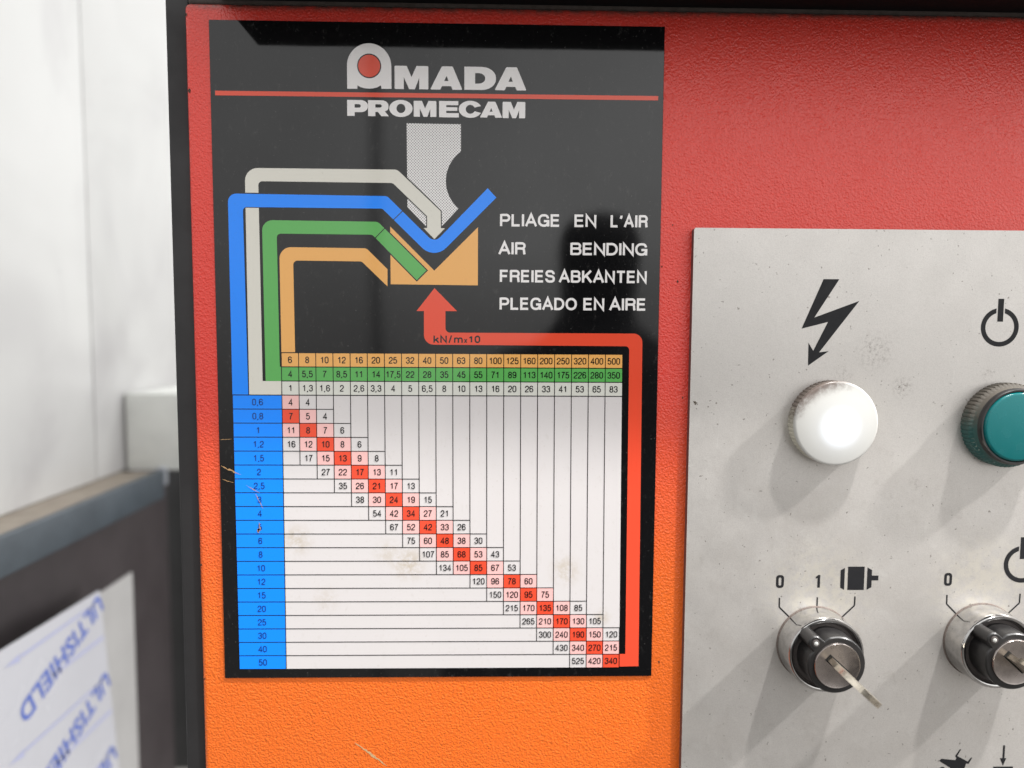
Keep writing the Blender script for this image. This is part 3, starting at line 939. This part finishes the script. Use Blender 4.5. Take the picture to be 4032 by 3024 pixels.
for x0, y0 in ((225.85, -222.95), (295.68, -222.2)):
    sym('zero_mark', Flat(HS).poly(rp([(x0, y0, 1.35), (x0 + 3.3, y0, 1.35), (x0 + 3.3, y0 + 5.45, 1.35), (x0, y0 + 5.45, 1.35)]),
                                   rp([(x0 + 1.1, y0 + 1.05, .5), (x0 + 2.2, y0 + 1.05, .5), (x0 + 2.2, y0 + 4.4, .5), (x0 + 1.1, y0 + 4.4, .5)])))
sym('one_mark', Flat(HS).poly([(243.0, -222.85), (244.1, -222.85), (244.1, -217.5), (243.3, -217.5), (242.25, -218.3), (242.25, -219.1), (243.0, -218.8)]))
def tick(*pts):
    f = Flat(HS)
    for a_, b_ in zip(pts, pts[1:]):
        f.line(a_, b_, 0.62)
    return f
sym('pointer_line', tick((227.5, -227.1), (227.55, -231.0), (234.0, -237.3)))
sym('pointer_line', tick((243.2, -226.9), (243.2, -232.0)))
sym('pointer_line', tick((258.83, -226.6), (258.78, -230.4), (252.8, -236.3)))
sym('pointer_line', tick((297.2, -226.0), (297.25, -229.9), (303.6, -236.2)))
sym('pointer_line', tick((327.85, -225.6), (327.78, -229.5), (322.0, -235.2)))
sym('pedal_symbol', Flat(HS).poly([(297.48, -297.49), (298.47, -296.56), (304.36, -297.22), (304.83, -296.34), (304.26, -295.4), (306.19, -292.34), (306.59, -292.61), (305.18, -295.41), (309.73, -297.85), (311.07, -296.04),
                                   (311.53, -296.31), (310.18, -298.93), (309.05, -298.79), (308.2, -302.5), (309.5, -306), (303.0, -306), (302.4, -300.6)]).poly(circ(299.0, -301.4, 1.3)))
sym('press_symbol', Flat(HS).rect(324.45, -296.5, 325.35, -290.88).poly([(323.35, -296.5), (326.1, -296.5), (324.85, -299.9)]).rect(320.7, -302.2, 329.25, -300.2))
mk = Flat(HS)
for dx, dy, r_ in ((0, 0, .45), (.7, -.3, .3), (.2, -.75, .35), (-.5, .3, .22), (.95, -.85, .2)):
    mk.poly([(190.6 + dx + r_ * random.uniform(.6, 1.2) * math.cos(t), -146.6 + dy + r_ * random.uniform(.6, 1.2) * math.sin(t)) for t in [k * 0.785 for k in range(8)]])
cpo(mk.done('rust_chip', plain('rust_chip', (0.045, 0.028, 0.012), 0.8), cp, 'small dark chip at the left edge of the plate'))

# ------------------------------------------------------------------ indicator lamps and key switches
def ribs(n, depth, rmin):
    def f(a, r, h):
        return -depth if (r > rmin and math.sin(a * n) > 0.55) else 0.0
    return f
H = 0.0027
lw = thing('indicator_lamp', 'lit white round indicator lamp, grimy along its top, under the lightning bolt', 'indicator lamp', (0.2452, -H, -0.1542), 'indicator lamps on the control plate')
lathe('ribbed_skirt', [(16.75, 0), (16.8, 4.9), (16.4, 5.3)], SKIRT_WHITE, lw, 480, ribs(60, 0.28, 16.5), cap=False)
prof = [(16.2, 4.6), (16.75, 5.1)] + [(16.85 - 1.1 * (1 - math.cos(t)), 5.6 + 1.1 * math.sin(t)) for t in [k * math.pi / 12 for k in range(7)]]
prof += [(13.5, 7.0), (10.0, 7.35), (5.0, 7.6), (1.0, 7.68)]
lathe('lens', prof, LENS_WHITE, lw, 96)
lg = thing('indicator_lamp', 'unlit teal green indicator lamp with a dark dusty skirt, beside the lit white one', 'indicator lamp', (0.3160, -H, -0.1550), 'indicator lamps on the control plate')
lathe('collar', [(15.25, 7.6), (15.2, 8.6), (14.6, 9.35), (14.0, 9.3), (13.7, 8.8)], KNOB, lg, 96, cap=False)
lathe('ribbed_skirt', [(16.9, 0), (17.0, 4.2), (16.7, 4.8), (15.6, 5.4), (15.35, 6.0), (15.25, 7.6)], SKIRT_GREEN, lg, 480, ribs(60, 0.3, 16.5), cap=False)
prof = [(13.7, 8.6), (13.6, 9.2)] + [(13.5 - 1.0 * (1 - math.cos(t)), 9.3 + 0.6 * math.sin(t)) for t in [k * math.pi / 12 for k in range(7)]]
prof += [(9.0, 10.15), (4.5, 10.3), (1.0, 10.35)]
lathe('lens', prof, LENS_GREEN, lg, 96)

def key_switch(cx, cz, label):
    t = thing('key_switch', label, 'key switch', (cx, -H, cz), 'key switches on the control plate')
    lathe('chrome_ring', [(15.5, 0), (15.45, 0.6), (15.35, 9.6), (15.15, 10.7), (14.7, 11.25), (14.1, 11.35), (13.6, 11.1), (13.4, 10.4), (13.35, 8.0)], CHROME, t, 128, cap=False)
    lathe('gasket', [(15.85, 0), (15.8, 0.35), (15.4, 0.7)], GASKET, t, 128, cap=False)
    lathe('recess_disc', [(13.35, 9.9), (13.0, 10.1), (12.6, 9.4), (12.2, 9.3)], RECESS, t, 96)
    # knob: a round boss with one pointer ear
    R_, er, ed, ang = 11.25, 2.75, 12.2, math.radians(134)
    ex, ey = ed * math.cos(ang), ed * math.sin(ang)
    pts = []
    half = math.radians(25)
    for k in range(61):
        a_ = ang + half + (2 * math.pi - 2 * half) * k / 60
        pts.append((R_ * math.cos(a_), R_ * math.sin(a_)))
    # fillet into the ear
    nx, ny = -math.sin(ang), math.cos(ang)
    ear = [(ex + er * math.cos(ang - math.pi / 2 + math.pi * k / 14), ey + er * math.sin(ang - math.pi / 2 + math.pi * k / 14)) for k in range(15)]
    neck0 = ((R_ - 0.6) * math.cos(ang - math.radians(16)), (R_ - 0.6) * math.sin(ang - math.radians(16)))
    neck1 = ((R_ - 0.6) * math.cos(ang + math.radians(16)), (R_ - 0.6) * math.sin(ang + math.radians(16)))
    pts = pts + [neck0] + ear + [neck1]
    kn = extrude_outline('knob', pts, 9.2, 19.4, KNOB, t, 0.45)
    d = lathe('pointer_dot', [(1.45, 19.35), (1.4, 19.75), (1.05, 19.85), (0.9, 19.6)], RECESS, kn, 28)
    d.location = (ex * MM, 0, ey * MM)
    d2 = lathe('pointer_tip', [(0.85, 19.5), (0.8, 19.85), (0.4, 20.05)], DOT, kn, 24)
    d2.location = (ex * MM, 0, ey * MM)
    lc = lathe('lock_cylinder', [(9.0, 19.0), (9.0, 19.9), (8.75, 20.25), (8.3, 20.1), (2.0, 20.05)], STEEL, t, 80)
    a_ = math.radians(-42)
    dx, dy = math.cos(a_), math.sin(a_)
    f = Flat(20.13)
    f.line((-5.4 * dx, -5.4 * dy), (5.2 * dx, 5.2 * dy), 3.0)
    f.done('key_slot', SLOT, lc)
    return t
def make_key(cx, cz, label):
    """flat key standing edge-on in the slot: shank, then a round bow with a hole"""
    k = thing('key', label, 'key', (cx, -H - 0.0201, cz), 'keys standing in the key switches')
    shank = [(-4.3, -3.0), (-4.3, 3.5)]
    bow = circ(0, 14.5, 9.7, n=40, a0=math.radians(235), a1=math.radians(-55))
    loop_ = [(-4.3, -3.0)] + bow + [(4.3, -3.0)]
    hole = circ(0, 17.5, 2.6, n=20)
    me = curve_mesh([loop_, hole])
    bm_ = bmesh.new()
    bm_.from_mesh(me)
    bpy.data.meshes.remove(me)
    r_ = bmesh.ops.extrude_face_region(bm_, geom=list(bm_.faces))
    ve = [g for g in r_['geom'] if isinstance(g, bmesh.types.BMVert)]
    bmesh.ops.translate(bm_, verts=ve, vec=(0, 0, 2.1))
    bmesh.ops.remove_doubles(bm_, verts=bm_.verts, dist=1e-4)
    bmesh.ops.recalc_face_normals(bm_, faces=bm_.faces)
    a_ = math.radians(-42)
    dx, dy = math.cos(a_), math.sin(a_)
    for v in bm_.verts:
        s_, h_, w_ = v.co.x, v.co.y, v.co.z - 1.05
        v.co = ((s_ * dx - w_ * dy) * MM, -h_ * MM, (s_ * dy + w_ * dx) * MM)
    bmesh.ops.recalc_face_normals(bm_, faces=bm_.faces)
    o_ = from_bm('key_blank', bm_, KEYMETAL, k, False)
    return k
key_switch(0.2427, -0.2464, 'chrome ringed key switch marked 0, 1 and a motor sign')
key_switch(0.3123, -0.2453, 'chrome ringed key switch marked 0 and a power sign, at the right picture edge')
make_key(0.2427, -0.2464, 'flat worn metal key standing in the switch with the motor sign')
make_key(0.3123, -0.2453, 'flat metal key standing in the switch with the power sign')

# ------------------------------------------------------------------ behind the cabinet, on the left
wl = thing('wall', 'blurred white wall sheet with a vertical seam, left of the cabinet', 'wall', (-0.24, 0.4, -0.5))
def sheet(name, lo, hi, mat, root, bevel=0.0):
    return at_world(box(name, lo, hi, mat, root, bevel), root)
sheet('wall_sheet', (-0.245, 0.05, -0.247), (-0.228, 0.3190, 0.55), WALL, wl, 0.0012)
sheet('wall_sheet', (-0.245, 0.3200, -0.247), (-0.228, 1.2, 0.55), WALL, wl, 0.0012)
bn = thing('work_bench', 'blurred blue grey steel bench edge with a beige top, left of the cabinet', 'bench', (-0.25, 0.2, -0.6))
sheet('steel_edge', (-0.196, 0.02, -0.2710), (-0.190, 0.3590, -0.2455), BENCH_STEEL, bn, 0.0010)
sheet('bench_top', (-0.40, 0.02, -0.2600), (-0.1965, 0.3590, -0.2472), BENCH_TOP, bn)
sheet('end_cap', (-0.198, 0.3600, -0.2600), (-0.1895, 0.3660, -0.2440), BRIGHT_STEEL, bn, 0.001)
sheet('back_board', (-0.26, 0.02, -0.62), (-0.235, 0.46, -0.262), DARK_BACK, bn)
bx = thing('box', 'blurred pale grey box standing at the far end of the bench', 'box', (-0.19, 0.43, -0.2465))
sheet('box_body', (-0.2260, 0.3650, -0.2470), (-0.14, 0.47, -0.1765), PALE_BOX, bx, 0.001)
fs = thing('film_covered_sheet', 'white film covered sheet with blue upside down lettering, leaning below the bench', 'sheet', (-0.2, 0.18, -0.6))
def tilt_y(z):      # its far edge leans a little
    return 0.2496 + (-0.3167 - z) * 0.117
bm = bmesh.new()
prof_ = [(0.02, -0.3120), (tilt_y(-0.3167), -0.3170), (tilt_y(-0.62), -0.62), (0.02, -0.62)]
A_ = [bm.verts.new((-0.190, y, z)) for y, z in prof_]
B_ = [bm.verts.new((-0.1915, y, z)) for y, z in prof_]
bm.faces.new(A_)
bm.faces.new(B_[::-1])
for i in range(4):
    j = (i + 1) % 4
    bm.faces.new((A_[i], A_[j], B_[j], B_[i]))
bmesh.ops.recalc_face_normals(bm, faces=bm.faces)
at_world(from_bm('sheet_body', bm, FILM, fs), fs)
def film_text(word, origin, rdir, length, cap, weight=0.03):
    """print on the film plane; rdir = reading direction in (y, z)"""
    v, f = text_geo(word, weight, 1.05)
    ax, bx_ = min(q[0] for q in v), max(q[0] for q in v)
    ay, by = min(q[1] for q in v), max(q[1] for q in v)
    ry, rz = rdir
    uy, uz = -rz, ry
    me = bpy.data.meshes.new('film_lettering')
    pts_ = []
    for q in v:
        a1 = (q[0] - ax) / (bx_ - ax) * length
        b1 = (q[1] - ay) / (by - ay) * cap
        pts_.append((-0.1898, origin[0] + ry * a1 + uy * b1, origin[1] + rz * a1 + uz * b1))
    me.from_pydata(pts_, [], f)
    return at_world(link('film_lettering', me, FILM_PRINT, fs), fs)
rd = Vector((-0.922, -0.387)).normalized()
for z0 in (0.0, -0.0625, -0.125):
    film_text('ULTISHIELD', (0.2480 - z0 * 0.09, -0.3185 + z0), rd, 0.1020, 0.0155)
    me = bpy.data.meshes.new('film_stripe')
    yy = tilt_y(-0.326 + z0)
    me.from_pydata([(-0.1898, 0.159, -0.3248 + z0), (-0.1898, yy - 0.004, -0.3238 + z0), (-0.1898, yy - 0.004, -0.3258 + z0), (-0.1898, 0.159, -0.3270 + z0),
                    (-0.1898, 0.1435, -0.3262 + z0), (-0.1898, 0.158, -0.3238 + z0), (-0.1898, 0.158, -0.3290 + z0)], [], [(0, 1, 2, 3), (4, 5, 6)])
    at_world(link('film_stripe', me, FILM_LINE, fs), fs)
    me = bpy.data.meshes.new('film_stripe')
    me.from_pydata([(-0.1898, 0.19, -0.3525 + z0), (-0.1898, yy + 0.001, -0.3530 + z0), (-0.1898, yy + 0.001, -0.3558 + z0), (-0.1898, 0.19, -0.3550 + z0)], [], [(0, 1, 2, 3)])
    at_world(link('film_stripe', me, FILM_LINE, fs), fs)
ss = thing('metal_sheet', 'plain pale sheet standing behind the film covered one', 'sheet', (-0.2, 0.2, -0.6))
bm = bmesh.new()
box_bm(bm, (-0.1945, 0.02, -0.62), (-0.1925, 0.3030, -0.3212))
bmesh.ops.recalc_face_normals(bm, faces=bm.faces)
at_world(from_bm('sheet_body', bm, SHEET, ss), ss)
clm = thing('steel_column', 'dark grey steel column behind the sheets, beside the black cabinet frame', 'column', (-0.2, 0.55, -0.6))
sheet('column_body', (-0.36, 0.50, -0.62), (-0.02, 0.56, -0.262), COLUMN, clm, 0.004)

# ------------------------------------------------------------------ the person taking the picture, seen only as a dark reflection in the chart
pr = thing('person', 'person in a dark jacket facing the panel, seen as a dark reflection in the chart', 'person', (0.27, -0.85, -1.62))
def skin_body(name, verts, edges, radii, mat, root, sub=2):
    me = bpy.data.meshes.new(name)
    me.from_pydata(verts, edges, [])
    o_ = link(name, me, mat)
    md = o_.modifiers.new('skin', 'SKIN')
    for sv, r_ in zip(me.skin_vertices[0].data, radii):
        sv.radius = r_
    me.skin_vertices[0].data[0].use_root = True
    ms = o_.modifiers.new('sub', 'SUBSURF')
    ms.levels = ms.render_levels = sub
    dg = bpy.context.evaluated_depsgraph_get()
    me2 = bpy.data.meshes.new_from_object(o_.evaluated_get(dg))
    o_.modifiers.clear()
    o_.data = me2
    bpy.data.meshes.remove(me)
    for p in me2.polygons:
        p.use_smooth = True
    me2.materials.clear()
    me2.materials.append(mat)
    o_.parent = root
    return o_
V_ = [(0, 0, .92), (0, 0, 1.08), (0, .01, 1.28), (0, 0, 1.42), (0, .01, 1.52), (0, .03, 1.61), (0, .03, 1.69),
      (-.18, 0, 1.41), (-.22, .0, 1.14), (-.20, .06, .90), (-.19, .08, .80), (.18, 0, 1.41), (.22, .0, 1.14), (.20, .06, .90), (.19, .08, .80),
      (-.10, 0, .86), (-.11, .01, .48), (-.11, -.02, .09), (-.12, .13, .04), (.10, 0, .86), (.11, .01, .48), (.11, -.02, .09), (.12, .13, .04)]
E_ = [(0, 1), (1, 2), (2, 3), (3, 4), (4, 5), (5, 6), (3, 7), (7, 8), (8, 9), (9, 10), (3, 11), (11, 12), (12, 13), (13, 14),
      (0, 15), (15, 16), (16, 17), (17, 18), (0, 19), (19, 20), (20, 21), (21, 22)]
R2_ = [(.16, .11), (.15, .10), (.17, .12), (.13, .09), (.055, .055), (.072, .09), (.066, .085),
       (.065, .065), (.05, .05), (.038, .038), (.03, .02), (.065, .065), (.05, .05), (.038, .038), (.03, .02),
       (.09, .09), (.065, .065), (.045, .05), (.04, .03), (.09, .09), (.065, .065), (.045, .05), (.04, .03)]
skin_body('body', V_, E_, R2_, JACKET, pr)
